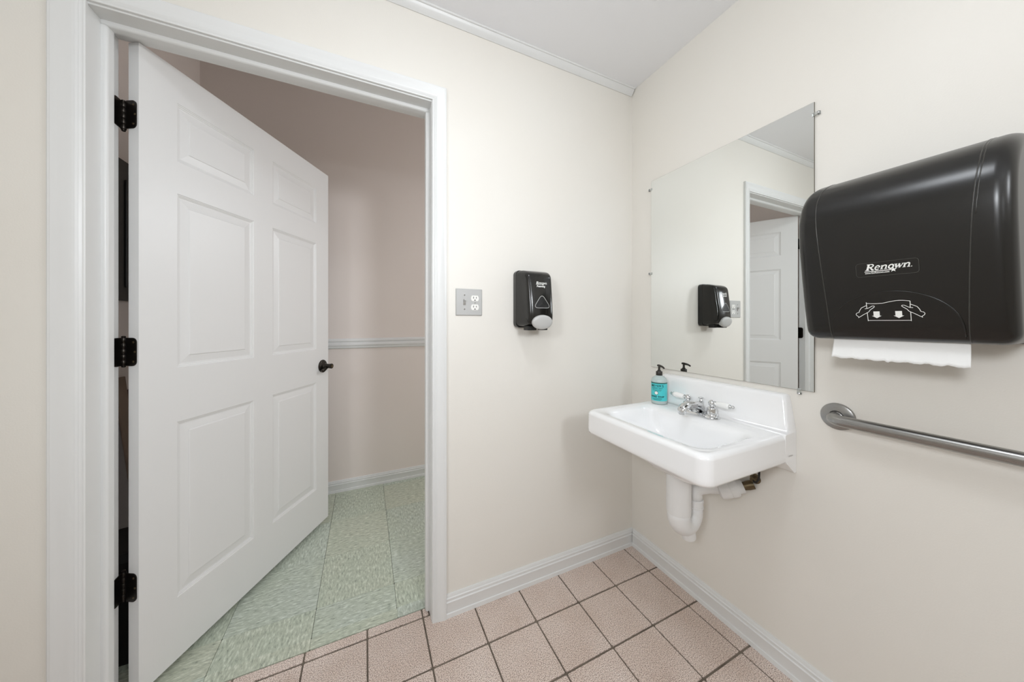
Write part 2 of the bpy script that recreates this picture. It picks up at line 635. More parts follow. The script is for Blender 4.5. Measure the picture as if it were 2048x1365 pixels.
# ------------------------------------------------------------------ the door
DW, DT, DH = 0.923, 0.035, 2.055
DZ = 0.028
HF = Vector((-1.958, 0.109, DZ))
DANG = math.atan2(0.877, 0.480)
door = empty('door_1', HF, 'white six panel door standing open into the hall', 'door', kind='structure', rz=DANG)
xs = [0, 0.108, 0.413, 0.513, 0.818, DW]
zs = [0, 0.214, 0.826, 1.015, 1.622, 1.735, 1.938, DH]
V, F, idx = [], [], {}


def vid(p):
    if p not in idx:
        idx[p] = len(V)
        V.append(p)
    return idx[p]


for i in range(5):
    for j in range(7):
        if i in (1, 3) and j in (1, 3, 5):
            continue
        F.append(tuple(vid(p) for p in [(xs[i], 0, zs[j]), (xs[i + 1], 0, zs[j]), (xs[i + 1], 0, zs[j + 1]), (xs[i], 0, zs[j + 1])]))
# back face and edges follow the same grid so that the slab is closed
for i in range(5):
    for j in range(7):
        F.append(tuple(vid(p) for p in [(xs[i], DT, zs[j]), (xs[i], DT, zs[j + 1]), (xs[i + 1], DT, zs[j + 1]), (xs[i + 1], DT, zs[j])]))
for j in range(7):
    for x in (0, DW):
        F.append(tuple(vid(p) for p in [(x, 0, zs[j]), (x, DT, zs[j]), (x, DT, zs[j + 1]), (x, 0, zs[j + 1])]))
for i in range(5):
    for z in (0, DH):
        F.append(tuple(vid(p) for p in [(xs[i], 0, z), (xs[i + 1], 0, z), (xs[i + 1], DT, z), (xs[i], DT, z)]))
mk('slab', (V, F), M['door'], door)
PANEL = [(0, 0), (0.0018, 0.0022), (0.0045, 0.0026), (0.0058, 0.0048), (0.0085, 0.0054), (0.0100, 0.0074), (0.0150, 0.0080),
         (0.0400, 0.0046), (0.0415, 0.0026), (0.0435, 0.0020)]
for i in (1, 3):
    for j in (1, 3, 5):
        rg = []
        for ins, dep in PANEL:
            x0, x1, z0, z1 = xs[i] + ins, xs[i + 1] - ins, zs[j] + ins, zs[j + 1] - ins
            rg.append([(x0, dep, z0), (x1, dep, z0), (x1, dep, z1), (x0, dep, z1)])
        mk('panel', loft(rg, True, False, True), M['door'], door)

# hinges: jamb leaf, knuckles and door leaf (door frame coordinates)
inv = (Matrix.Translation(HF) @ Matrix.Rotation(DANG, 4, 'Z')).inverted()
pin_w = Vector((-2.0065, 0.1395, 0))


def to_door(x, y, z):
    return tuple(inv @ Vector((x, y, z)))


def leaf_outline(u0, u1, z0, z1, r):
    """square at u0, rounded corners at u1"""
    s = 1 if u1 > u0 else -1
    pts = [(u0, z0)]
    pts += [(u1 - s * r + s * r * math.sin(R(a)), z0 + r - r * math.cos(R(a))) for a in range(0, 91, 18)]
    pts += [(u1 - s * r + s * r * math.cos(R(a)), z1 - r + r * math.sin(R(a))) for a in range(0, 91, 18)]
    pts += [(u0, z1)]
    return pts


for z0, z1 in ((1.812, 1.900), (1.064, 1.153), (0.322, 0.411)):
    # door leaf on the hinge edge
    pts = leaf_outline(0.040, 0.006, z0 - DZ, z1 - DZ, 0.014)
    leaf_d = loft([[(-0.0022, u, z) for u, z in pts], [(0.0002, u, z) for u, z in pts]])
    # jamb leaf on the jamb face
    pts = leaf_outline(0.1385, 0.096, z0, z1, 0.014)
    leaf_j = loft([[to_door(JL - 0.0002, u, z) for u, z in pts], [to_door(JL + 0.0022, u, z) for u, z in pts]])
    # short strap between the pin and the edge of the door leaf
    pl = Vector(to_door(pin_w.x, pin_w.y, z0))
    strap = loft([[(-0.0022, 0.0385, z0 - DZ), (0.0, 0.0405, z0 - DZ), (pl.x + 0.002, pl.y, z0 - DZ), (pl.x, pl.y - 0.002, z0 - DZ)],
                  [(-0.0022, 0.0385, z1 - DZ), (0.0, 0.0405, z1 - DZ), (pl.x + 0.002, pl.y, z1 - DZ), (pl.x, pl.y - 0.002, z1 - DZ)]])
    hg = mk('hinge', join(leaf_d, leaf_j, strap), M['bronze'], door)
    hg['label'] = 'black metal butt hinge'
    for k in range(5):
        h = (z1 - z0) / 5
        zz = z0 - DZ + k * h
        mk('knuckle', lathe([(0.0062, 0.0004), (0.0068, 0.0012), (0.0068, h - 0.0012), (0.0062, h - 0.0004)], (pl.x, pl.y, zz), n=14), M['bronze'], hg, auto=40)
    mk('pin_tip', lathe([(0.0045, 0), (0.0052, 0.001), (0.0052, 0.004), (0.003, 0.0055)], (pl.x, pl.y, z1 - DZ), n=14), M['bronze'], hg, auto=40)
    mk('pin_tip', lathe([(0.003, -0.0055), (0.005, -0.004), (0.005, 0.0)], (pl.x, pl.y, z0 - DZ), n=14), M['bronze'], hg, auto=40)
    for u, zz in ((0.016, z0 + 0.014), (0.016, z1 - 0.014), (0.011, (z0 + z1) / 2)):
        mk('screw', lathe([(0.0036, 0), (0.0036, 0.0006), (0.002, 0.0012)], (-0.0022, u, zz - DZ), (-1, 0, 0), 10), M['brass'], hg)

# lever handle
kx, kz = 0.871, 0.914
hd = mk('lever_handle', lathe([(0.0365, 0), (0.0365, 0.003), (0.034, 0.006), (0.029, 0.0075), (0.0275, 0.010), (0.023, 0.0115), (0.017, 0.013), (0.0145, 0.020), (0.0130, 0.036), (0.0140, 0.050), (0.0150, 0.055), (0.0135, 0.059)],
                              (kx, 0, kz), (0, -1, 0), 28), M['bronze'], door, auto=35)
hd['label'] = 'dark bronze lever handle'
mk('handle_cap', lathe([(0.0085, 0.0), (0.0085, 0.0016), (0.004, 0.0026)], (kx, -0.059, kz), (0, -1, 0), 18), M['brass'], hd, auto=40)
path = [(kx - 0.004, -0.030, kz - 0.004), (kx - 0.014, -0.027, kz - 0.012), (kx - 0.026, -0.023, kz - 0.021), (kx - 0.034, -0.020, kz - 0.027)]
mk('lever', tube(path, [0.010, 0.0105, 0.0115, 0.0085], 16), M['bronze'], hd, smooth=True)
mk('latch_plate', box(DW, DW + 0.0012, 0.005, 0.030, kz - 0.028, kz + 0.028), M['bronze'], door)

# ------------------------------------------------------------------ things in the hall, seen past the hinges
ep = empty('electrical_panel', (HXL, 0.70, 1.29), 'flat black electrical panel on hall end wall behind the door', 'electrical panel')
mk('cover', box(HXL, HXL + 0.012, 0.50, 0.90, 1.29, 1.867), M['panel_black'], ep, bevel=0.002)
dr = mk('panel_door', box(HXL + 0.012, HXL + 0.018, 0.572, 0.828, 1.345, 1.790), M['panel_black'], ep, bevel=0.002)
mk('panel_field', box(HXL + 0.018, HXL + 0.021, 0.592, 0.808, 1.365, 1.770), M['panel_black'], dr, bevel=0.0015)
mk('latch', box(HXL + 0.021, HXL + 0.026, 0.775, 0.798, 1.53, 1.59), M['groove'], dr, bevel=0.002)


def leaning_board(name, y0, y1, foot, length, t, mat, label, cat):
    """board standing on the hall floor and leaning on the end wall"""
    ang = math.asin(min(0.95, foot / length))
    c, s = math.cos(ang), math.sin(ang)
    base = Vector((HXL + foot + t * c, 0, 0.0))
    du, dn = Vector((-s, 0, c)), Vector((-c, 0, -s))
    V = []
    for y in (y0, y1):
        for a in (0, length):
            for k in (0, t):
                p = base + du * a + dn * k
                V.append((p.x, y, p.z + t * s))
    F = [(0, 1, 3, 2), (4, 6, 7, 5), (0, 4, 5, 1), (2, 3, 7, 6), (0, 2, 6, 4), (1, 5, 7, 3)]
    o = mk(name, (V, F), mat, None, bevel=0.002)
    tag(o, label, cat)
    return o


leaning_board('wooden_board', 0.60, 0.74, 0.16, 0.93, 0.02, M['board'], 'dark brown wooden board leaning behind the door', 'board')
leaning_board('cardboard_sheet', 0.525, 0.585, 0.10, 0.98, 0.008, M['cardboard'], 'pale brown cardboard strip leaning behind the door', 'cardboard')
bn = empty('waste_bin', (-2.115, 0.385, 0), 'black waste bin standing behind the open door', 'bin')
mk('body', loft([rrect(-2.115, 0.385, 0.075, 0.095, 0.03, 0.0), rrect(-2.115, 0.385, 0.088, 0.112, 0.035, 0.33), rrect(-2.115, 0.385, 0.094, 0.118, 0.036, 0.335), rrect(-2.115, 0.385, 0.094, 0.118, 0.036, 0.355)]), M['cloth_black'], bn, auto=40)
mk('lid', loft([rrect(-2.115, 0.385, 0.096, 0.12, 0.036, 0.355), rrect(-2.115, 0.385, 0.096, 0.12, 0.036, 0.37), rrect(-2.115, 0.385, 0.08, 0.10, 0.03, 0.392)]), M['cloth_black'], bn, auto=40)

# ------------------------------------------------------------------ mirror
MY0, MY1, MZ0, MZ1 = -0.7715, -0.1310, 0.977, 1.909
mir = empty('wall_mirror', (0, (MY0 + MY1) / 2, MZ0), 'frameless rectangular wall mirror above the sink', 'mirror')
MT = 0.005
mk('backing', box(-MT + 0.0006, -0.0004, MY0, MY1, MZ0, MZ1), M['edge_glass'], mir)
mk('glass', box(-MT, -MT + 0.0006, MY0 + 0.0006, MY1 - 0.0006, MZ0 + 0.0006, MZ1 - 0.0006), M['mirror'], mir)
for cy, cz, dy, dz in ((MY0, 1.868, -1, 0), (MY1, 1.868, 1, 0), (MY1, 1.445, 1, 0), (-0.733, MZ0, 0, -1)):
    hy, hz = (0.009, 0.0055) if dy else (0.0055, 0.009)
    oy, oz = cy + dy * 0.004, cz + dz * 0.004
    c = mk('clip', join(box(-MT - 0.0035, -MT - 0.0004, oy - hy, oy + hy, oz - hz, oz + hz),
                        box(-MT - 0.0004, -0.0002, oy + (0.0 if not dy else dy * 0.0075) - (0.0035 if dy else hy), oy + (0.0 if not dy else dy * 0.0075) + (0.0035 if dy else hy),
                            oz + (0.0 if not dz else dz * 0.0075) - (0.0035 if dz else hz), oz + (0.0 if not dz else dz * 0.0075) + (0.0035 if dz else hz))), M['clear'], mir, bevel=0.001)
    mk('clip_screw', lathe([(0.003, 0), (0.003, 0.001), (0.0018, 0.0016)], (-MT - 0.0035, oy + dy * 0.0075, oz + dz * 0.0075), (-1, 0, 0), 10), M['chrome'], c)

# ------------------------------------------------------------------ sink
SX0, SX1 = -0.462, -0.004
SY0, SY1 = -0.722, -0.192
SYC = (SY0 + SY1) / 2
SZ = 0.830
sink = empty('wall_sink', (0, SYC, 0.70), 'white porcelain wall hung sink with raised back ledge', 'sink')
scx, shx, shy = (SX0 + SX1) / 2, (SX1 - SX0) / 2, (SY1 - SY0) / 2
bcx, bhx, bhy = -0.272, 0.128, 0.205           # bowl opening
rings = []
N = 8


def ring(cx, hx, hy, r, z, rb=None):
    """rounded rectangle; rb = radius of the two corners at the wall"""
    rb = r if rb is None else rb
    out = []
    for qx, qy, a0 in ((1, 1, 0), (-1, 1, 90), (-1, -1, 180), (1, -1, 270)):
        rr = min(rb if qx > 0 else r, hx, hy)
        for k in range(N + 1):
            a = R(a0 + 90 * k / N)
            out.append((cx + qx * (hx - rr) + rr * math.cos(a), SYC + qy * (hy - rr) + rr * math.sin(a), z))
    return out


rings.append(ring(-0.225, 0.022, 0.022, 0.022, 0.700))
rings.append(ring(-0.230, 0.050, 0.070, 0.05, 0.7015))
rings.append(ring(-0.245, 0.080, 0.130, 0.06, 0.709))
rings.append(ring(-0.256, 0.097, 0.162, 0.060, 0.725))
rings.append(ring(-0.263, 0.108, 0.180, 0.055, 0.752))
rings.append(ring(-0.268, 0.117, 0.191, 0.050, 0.782))
rings.append(ring(-0.270, 0.122, 0.198, 0.046, 0.798))
rings.append(ring(bcx, bhx - 0.002, bhy - 0.002, 0.046, 0.8085))
rings.append(ring(bcx, bhx + 0.003, bhy + 0.003, 0.048, 0.8160))
rings.append(ring(bcx, bhx + 0.009, bhy + 0.009, 0.050, 0.8215))
rings.append(ring(bcx, bhx + 0.016, bhy + 0.016, 0.052, 0.8255))
rings.append(ring(bcx, bhx + 0.025, bhy + 0.025, 0.055, 0.8280))
rings.append(ring(bcx, bhx + 0.036, bhy + 0.034, 0.055, 0.8292))
rings.append(ring(scx, shx - 0.020, shy - 0.020, 0.030, SZ, 0.01))
for a in (15, 35, 55, 75, 90):
    e = 0.016 * (1 - math.sin(R(a)))
    rings.append(ring(scx, shx - e, shy - e, 0.036, SZ - 0.016 + 0.016 * math.cos(R(a)), 0.006))
rings.append(ring(scx, shx + 0.001, shy + 0.001, 0.036, 0.760, 0.005))
rings.append(ring(scx, shx + 0.001, shy + 0.001, 0.036, 0.747, 0.005))
rings.append(ring(scx, shx - 0.002, shy - 0.002, 0.036, 0.7395, 0.005))
rings.append(ring(scx, shx - 0.009, shy - 0.009, 0.034, 0.7360, 0.005))
rings.append(ring(scx, shx - 0.018, shy - 0.018, 0.030, 0.7400, 0.005))
rings.append(ring(scx, shx - 0.024, shy - 0.024, 0.030, 0.785, 0.005))
rings.append(ring(-0.255, 0.125, 0.200, 0.07, 0.786))
rings.append(ring(-0.242, 0.110, 0.185, 0.08, 0.730))
rings.append(ring(-0.232, 0.096, 0.160, 0.09, 0.676))
rings.append(ring(-0.220, 0.074, 0.128, 0.074, 0.640))
rings.append(ring(-0.216, 0.050, 0.092, 0.050, 0.622))
rings.append(ring(-0.215, 0.030, 0.040, 0.030, 0.616))
bs = mk('basin', loft(rings), M['porcelain'], sink, smooth=True)
wn = bs.modifiers.new('weighted', 'WEIGHTED_NORMAL')
wn.weight = 60

# raised back ledge with slanted ends that run down to the wall foot: chains of (front x, z) closed along the wall
prof = [(-0.010, 0.698), (-0.016, 0.701), (-0.052, 0.732), (-0.060, 0.737), (-0.066, 0.745), (-0.066, 0.820), (-0.0655, 0.8295), (-0.058, 0.8345), (-0.050, 0.844),
        (-0.045, 0.860), (-0.033, 0.930), (-0.0305, 0.944), (-0.026, 0.9515), (-0.019, 0.9555), (-0.010, 0.957)]
nL = len(prof)


def end_y(z):
    return 0.2661 - 0.018 * max(0.0, (z - 0.83) / 0.127) ** 1.2


V, F = [], []
for f_, k, shift in ((-1, 1.0, 0.0), (-1, 0.3, 0.006), (-1, 0.0, 0.013), (1, 0.0, 0.013), (1, 0.3, 0.006), (1, 1.0, 0.0)):
    front_, back_ = [], []
    for x, z in prof:
        up = min(1.0, max(0.0, (z - 0.836) / 0.02))
        yy = SYC + f_ * (end_y(z) - shift * up)
        zz = z - 0.006 * k * up * max(0.0, (z - 0.84) / 0.117)
        front_.append((x + 0.009 * k * up * (1 if x < -0.012 else 0), yy, zz))
        back_.append((-0.0005, yy, zz))
    V += front_ + back_
for i in range(5):
    a, c = i * 2 * nL, (i + 1) * 2 * nL
    for j in range(nL - 1):
        F.append((a + j, a + j + 1, c + j + 1, c + j))
        F.append((a + nL + j, c + nL + j, c + nL + j + 1, a + nL + j + 1))
    F.append((a, c, c + nL, a + nL))
    F.append((a + nL - 1, a + 2 * nL - 1, c + 2 * nL - 1, c + nL - 1))
for a in (0, 5 * 2 * nL):
    for j in range(nL - 1):
        F.append((a + j, a + j + 1, a + nL + j + 1, a + nL + j))
mk('back_ledge', (V, F), M['porcelain'], sink, auto=55)
mk('drain', lathe([(0.021, 0.0), (0.021, 0.0015), (0.016, 0.002), (0.014, -0.001)], (-0.225, SYC, 0.7005), n=20), M['chrome'], sink, auto=40)
# maker's mark stamped on the right flank
tx = text2d('KOHLER', 0.0062, align='CENTER')
mk('maker_mark', place2d(tx, lambda x, y: (x, SY0 - 0.0017, y), -0.036, 0.758), M['toggle'], sink)

# ------------------------------------------------------------------ faucet
FX, FY, FZ = -0.090, -0.445, 0.8288
fc = empty('faucet', (FX, FY, FZ), 'chrome two handle faucet with white porcelain levers on the sink', 'faucet')
pl_r = [rrect(FX, FY, 0.0275, 0.079, 0.0274, FZ, 10), rrect(FX, FY, 0.0275, 0.079, 0.0274, FZ + 0.004, 10), rrect(FX, FY, 0.025, 0.0765, 0.0249, FZ + 0.008, 10),
        rrect(FX, FY, 0.020, 0.071, 0.0199, FZ + 0.0115, 10), rrect(FX, FY, 0.014, 0.064, 0.0139, FZ + 0.013, 10)]
mk('base_plate', loft(pl_r), M['chrome'], fc, auto=30)
# spout: low arched body ending in a down-turned nose
rg = []
for x, zc, hw, hh in ((-0.070, 0.850, 0.012, 0.008), (-0.085, 0.860, 0.019, 0.019), (-0.105, 0.868, 0.0185, 0.0175), (-0.130, 0.874, 0.0165, 0.0135), (-0.155, 0.8765, 0.0155, 0.0118),
                      (-0.175, 0.8745, 0.0155, 0.0125), (-0.190, 0.868, 0.0155, 0.0145), (-0.200, 0.859, 0.014, 0.0135), (-0.2045, 0.852, 0.009, 0.009)):
    rg.append([(x, FY + hw * math.cos(2 * math.pi * k / 20), zc + hh * math.sin(2 * math.pi * k / 20)) for k in range(20)])
sp = mk('spout', loft(rg), M['chrome'], fc, smooth=True)
mk('aerator', lathe([(0.011, 0), (0.011, 0.014), (0.009, 0.016)], (-0.187, FY, 0.842), n=18), M['chrome'], sp, auto=40)
for s in (1, -1):
    hy = FY + s * 0.0508
    h = mk('handle', lathe([(0.0215, 0.008), (0.0220, 0.012), (0.0205, 0.0165), (0.0180, 0.0185), (0.0178, 0.038), (0.0165, 0.041), (0.0105, 0.0435), (0.0080, 0.0455), (0.0080, 0.048)],
                           (FX, hy, FZ), n=24), M['chrome'], fc, auto=35)
    mk('ball', lathe([(0.0128 * math.sin(R(a)), -0.0128 * math.cos(R(a))) for a in range(0, 181, 15)], (FX, hy, FZ + 0.058), n=20), M['chrome'], h, smooth=True)
    mk('collar', lathe([(0.006, 0.009), (0.0098, 0.012), (0.0098, 0.015), (0.008, 0.0175)], (FX, hy, FZ + 0.058), (0, s, 0.03), 18), M['chrome'], h, auto=40)
    mk('lever', lathe([(0.0078, 0.0165), (0.0098, 0.020), (0.0108, 0.032), (0.0118, 0.050), (0.0112, 0.060), (0.0088, 0.0655)], (FX, hy, FZ + 0.058), (0, s, 0.03), 20), M['porcelain_handle'], h, smooth=True)
    mk('finial', lathe([(0.0078, 0.0655), (0.0090, 0.068), (0.0070, 0.071), (0.0045, 0.073), (0.0068, 0.0775), (0.0045, 0.082), (0.0, 0.083)], (FX, hy, FZ + 0.058), (0, s, 0.03), 18), M['chrome'], h, smooth=True)
lr = mk('lift_rod', lathe([(0.020, 0.012), (0.018, 0.018), (0.011, 0.026), (0.0065, 0.033), (0.0055, 0.046), (0.0075, 0.050), (0.0055, 0.054), (0.0045, 0.058), (0.0105, 0.063), (0.0105, 0.065), (0.006, 0.0665)],
                          (FX + 0.024, FY + 0.010, FZ), n=22), M['chrome'], fc, auto=40)

# ------------------------------------------------------------------ drain trap below the sink
tr = empty('drain_trap', (-0.215, -0.447, 0.37), 'white plastic drain trap under the sink', 'drain pipe')
TX, TYc = -0.215, -0.447
mk('tailpiece', lathe([(0.030, 0.665), (0.043, 0.664), (0.0435, 0.66), (0.0435, 0.480), (0.0425, 0.470), (0.030, 0.468)], (TX, TYc, 0), n=28), M['pvc'], tr, auto=40)
RX, RYc = -0.128, -0.452
pth, rad = [], []
for k in range(0, 13):
    a = math.pi * k / 12
    u = (1 - math.cos(a)) / 2
    pth.append((TX + (RX - TX) * u, TYc + (RYc - TYc) * u, 0.455 - 0.046 * math.sin(a) - 0.000))
    rad.append(0.0405 + (0.0285 - 0.0405) * u)
pth = [(TX, TYc, 0.478)] + pth + [(RX, RYc, 0.475)]
rad = [0.0415] + rad + [0.028]
jb = mk('trap_bend', tube(pth, rad, 24), M['pvc'], tr, smooth=True)
mk('cleanout', lathe([(0.027, 0.020), (0.0265, -0.010), (0.0255, -0.020), (0.022, -0.0225)], (-0.163, -0.449, 0.378), (-0.22, 0.0, 1), 24), M['pvc'], jb, auto=40)
mk('slip_nut', lathe([(0.0275, 0.470), (0.0305, 0.472), (0.0305, 0.4775), (0.0290, 0.4785), (0.0290, 0.4945), (0.0305, 0.4955), (0.0305, 0.503), (0.0275, 0.505)], (RX, RYc, 0), n=28), M['pvc'], tr, auto=30)
wall_pt = Vector((-0.002, -0.594, 0.598))
arm0 = Vector((RX, RYc, 0.500))
arm1 = Vector((-0.114, -0.470, 0.556))
arm2 = Vector((-0.050, -0.543, 0.570))
arm3 = Vector((-0.024, -0.571, 0.585))
mk('trap_arm', tube([arm0, (RX, RYc, 0.525), (RX + 0.003, RYc - 0.003, 0.545), arm1, (-0.097, -0.488, 0.560), arm2, arm3], [0.026, 0.027, 0.028, 0.0275, 0.024, 0.0235, 0.0235], 24), M['pvc'], tr, smooth=True)
d_ = (arm3 - arm2).normalized()
mk('coupling', lathe([(0.024, -0.045), (0.0315, -0.040), (0.0335, -0.028), (0.0335, -0.008), (0.0322, -0.007), (0.0322, -0.004), (0.0335, -0.003), (0.0335, 0.012), (0.030, 0.020), (0.0285, 0.022)],
                     arm2, d_, 26), M['pvc'], tr, auto=35)
mk('wall_nut', tube([arm3, (wall_pt + arm3) / 2, wall_pt], [0.014, 0.0165, 0.016], 16), M['brass'], tr, auto=40)
# supply stop with its black hose, to the right of the trap
vs = empty('supply_stop', (-0.001, -0.600, 0.622), 'brass supply stop with black hose on wall under sink', 'valve')
mk('escutcheon', lathe([(0.018, 0.0005), (0.0175, 0.003), (0.012, 0.005), (0.009, 0.02)], (0, -0.600, 0.622), (-1, 0, 0), 20), M['brass'], vs, auto=40)
mk('hose', tube([(-0.016, -0.600, 0.622), (-0.020, -0.606, 0.617), (-0.020, -0.614, 0.620), (-0.020, -0.621, 0.632), (-0.021, -0.623, 0.66), (-0.03, -0.60, 0.76)], 0.0035, 10), M['rubber'], vs, smooth=True)

# ------------------------------------------------------------------ soap bottle
BX, BY, BZ = -0.088, -0.250, 0.8296
bt = empty('soap_bottle', (BX, BY, BZ), 'turquoise labelled hand soap bottle with black pump', 'soap bottle')
mk('bottle', lathe([(0.028, 0.0), (0.0325, 0.002), (0.0335, 0.006), (0.0335, 0.100), (0.0325, 0.108), (0.029, 0.116), (0.022, 0.1225), (0.0145, 0.126), (0.013, 0.130)], (BX, BY, BZ), n=40), M['bottle'], bt, smooth=True)
# label facing: towards the room, turned a little to the left
cam_az = math.atan2(-1.290 - BY, -1.312 - BX)
lab_az = cam_az - R(22)
RLB = 0.0338


def lab(u, z, dr=0.0):
    """u = arc length to the right as read, z = height"""
    a = lab_az + u / RLB
    return (BX + (RLB + dr) * math.cos(a), BY + (RLB + dr) * math.sin(a), BZ + z)


def lab_patch(u0, u1, z0, z1, dr, nu=36):
    V, F = [], []
    for k in range(nu + 1):
        u = u0 + (u1 - u0) * k / nu
        V += [lab(u, z0, dr), lab(u, z1, dr)]
    for k in range(nu):
        F.append((2 * k, 2 * k + 2, 2 * k + 3, 2 * k + 1))
    return V, F


lb = mk('label', lab_patch(-0.075, 0.075, 0.016, 0.094, 0.0), M['label'], bt, smooth=True)
mk('label_band', lab_patch(-0.075, 0.075, 0.0935, 0.0985, 0.0002), M['label_dark'], lb, smooth=True)


def lab_text(body, size, u, z, mat, bold=0.0, spacing=1.05):
    t = text2d(body, size, bold=bold, align='CENTER', spacing=spacing)
    mk('lettering', place2d(t, lambda x, y: lab(x, y, 0.0006), u, z), mat, lb)


lab_text("MEYER'S", 0.0140, 0.004, 0.079, M['print_dark'], 0.0003, 1.12)
lab_text('CLEAN DAY', 0.0072, 0.004, 0.071, M['print_dark'], 0.0002, 1.25)
lab_text('HAND SOAP', 0.0098, 0.004, 0.0325, M['print_dark'], 0.0004, 1.12)
for z, w in ((0.0655, 0.020), (0.0615, 0.017), (0.0275, 0.022), (0.0235, 0.020), (0.020, 0.015)):
    mk('print_line', lab_patch(0.004 - w, 0.004 + w, z, z + 0.0013, 0.0005, 12), M['label_dark'], lb)
V = [lab(0.001, 0.052, 0.0006)] + [lab(0.001 + 0.0085 * math.cos(2 * math.pi * k / 24), 0.052 + 0.0085 * math.sin(2 * math.pi * k / 24), 0.0006) for k in range(24)]
mk('print_disc', (V, [(0, 1 + k, 1 + (k + 1) % 24) for k in range(24)]), M['label_dark'], lb)
V = [lab(0.001, 0.052, 0.0009)] + [lab(0.001 + 0.0070 * math.cos(2 * math.pi * k / 24), 0.052 + 0.0070 * math.sin(2 * math.pi * k / 24), 0.0009) for k in range(24)]
mk('print_disc', (V, [(0, 1 + k, 1 + (k + 1) % 24) for k in range(24)]), M['print_white'], lb)
pm = mk('pump', lathe([(0.0135, 0.126), (0.0138, 0.127), (0.0138, 0.145), (0.0128, 0.1465), (0.0085, 0.147), (0.0080, 0.1505), (0.0055, 0.152), (0.0048, 0.155), (0.0048, 0.166)], (BX, BY, BZ), n=24), M['cap'], bt, auto=35)
nz = Vector((-0.15, -1.0, 0)).normalized()
b0 = Vector((BX, BY, BZ))
mk('nozzle', tube([b0 - nz * 0.009 + Vector((0, 0, 0.1725)), b0 + Vector((0, 0, 0.1715)), b0 + nz * 0.018 + Vector((0, 0, 0.1695)), b0 + nz * 0.028 + Vector((0, 0, 0.1655)), b0 + nz * 0.031 + Vector((0, 0, 0.162))],
                  [0.0045, 0.006, 0.0045, 0.0038, 0.0034], 12), M['cap'], pm, smooth=True)

# ------------------------------------------------------------------ wall switch and outlet plate
PX0, PX1, PZ0, PZ1 = -0.973, -0.858, 1.2285, 1.3410
pc, pz = (PX0 + PX1) / 2, (PZ0 + PZ1) / 2
sw = empty('switch_plate', (pc, 0, PZ0), 'grey wall plate with toggle switch and two outlets', 'switch plate')
hx_, hz_ = (PX1 - PX0) / 2, (PZ1 - PZ0) / 2


def rr_xz(cx, cz, hx, hz, r, y, n=4):
    return [(x, y, z) for x, z, _ in rrect(cx, cz, hx, hz, r, 0, n)]


mk('plate', loft([rr_xz(pc, pz, hx_, hz_, 0.003, 0.0), rr_xz(pc, pz, hx_, hz_, 0.003, -0.0025), rr_xz(pc, pz, hx_ - 0.0035, hz_ - 0.0035, 0.003, -0.0058)]), M['plate'], sw, auto=30)
YP = -0.0058
tgx = -0.9365
mk('toggle_slot', box(tgx - 0.0052, tgx + 0.0052, YP - 0.0012, YP, 1.2725, 1.2965), M['toggle'], sw, bevel=0.001)
mk('toggle', loft([rr_xz(tgx, 1.2845, 0.0042, 0.0055, 0.001, YP), rr_xz(tgx, 1.2900, 0.0040, 0.0050, 0.001, YP - 0.006), rr_xz(tgx, 1.2945, 0.0036, 0.0032, 0.001, YP - 0.0125)]), M['plate'], sw, auto=40)
for z in (1.2555, 1.3140):
    mk('screw', lathe([(0.0032, 0), (0.0032, 0.0006), (0.0020, 0.0013)], (tgx, YP, z), (0, -1, 0), 12), M['chrome'], sw)
otx = -0.8915
for z in (1.2640, 1.3015):
    oc = [(otx + x, z + y) for x, y in arc2(0, 0, 0.0172, 0.0172, -44, 44, 8) + arc2(0, 0, 0.0172, 0.0172, 136, 224, 8)]
    oc = [(x, min(max(zz, z - 0.0143), z + 0.0143)) for x, zz in oc]
    so = mk('outlet', loft([[(x, YP, zz) for x, zz in oc], [(x, YP - 0.0016, zz) for x, zz in oc]]), M['outlet'], sw)
    for dx, hh in ((-0.0063, 0.0040), (0.0063, 0.0034)):
        mk('slot', box(otx + dx - 0.0012, otx + dx + 0.0012, YP - 0.0020, YP - 0.0016, z + 0.003 - hh, z + 0.003 + hh), M['dark_slot'], so)
    mk('slot', lathe([(0.0026, 0), (0.0026, 0.0004)], (otx, YP - 0.0016, z - 0.0078), (0, -1, 0), 12), M['dark_slot'], so)
mk('screw', lathe([(0.0030, 0), (0.0030, 0.0006), (0.0018, 0.0012)], (otx, YP, 1.2828), (0, -1, 0), 12), M['chrome'], sw)


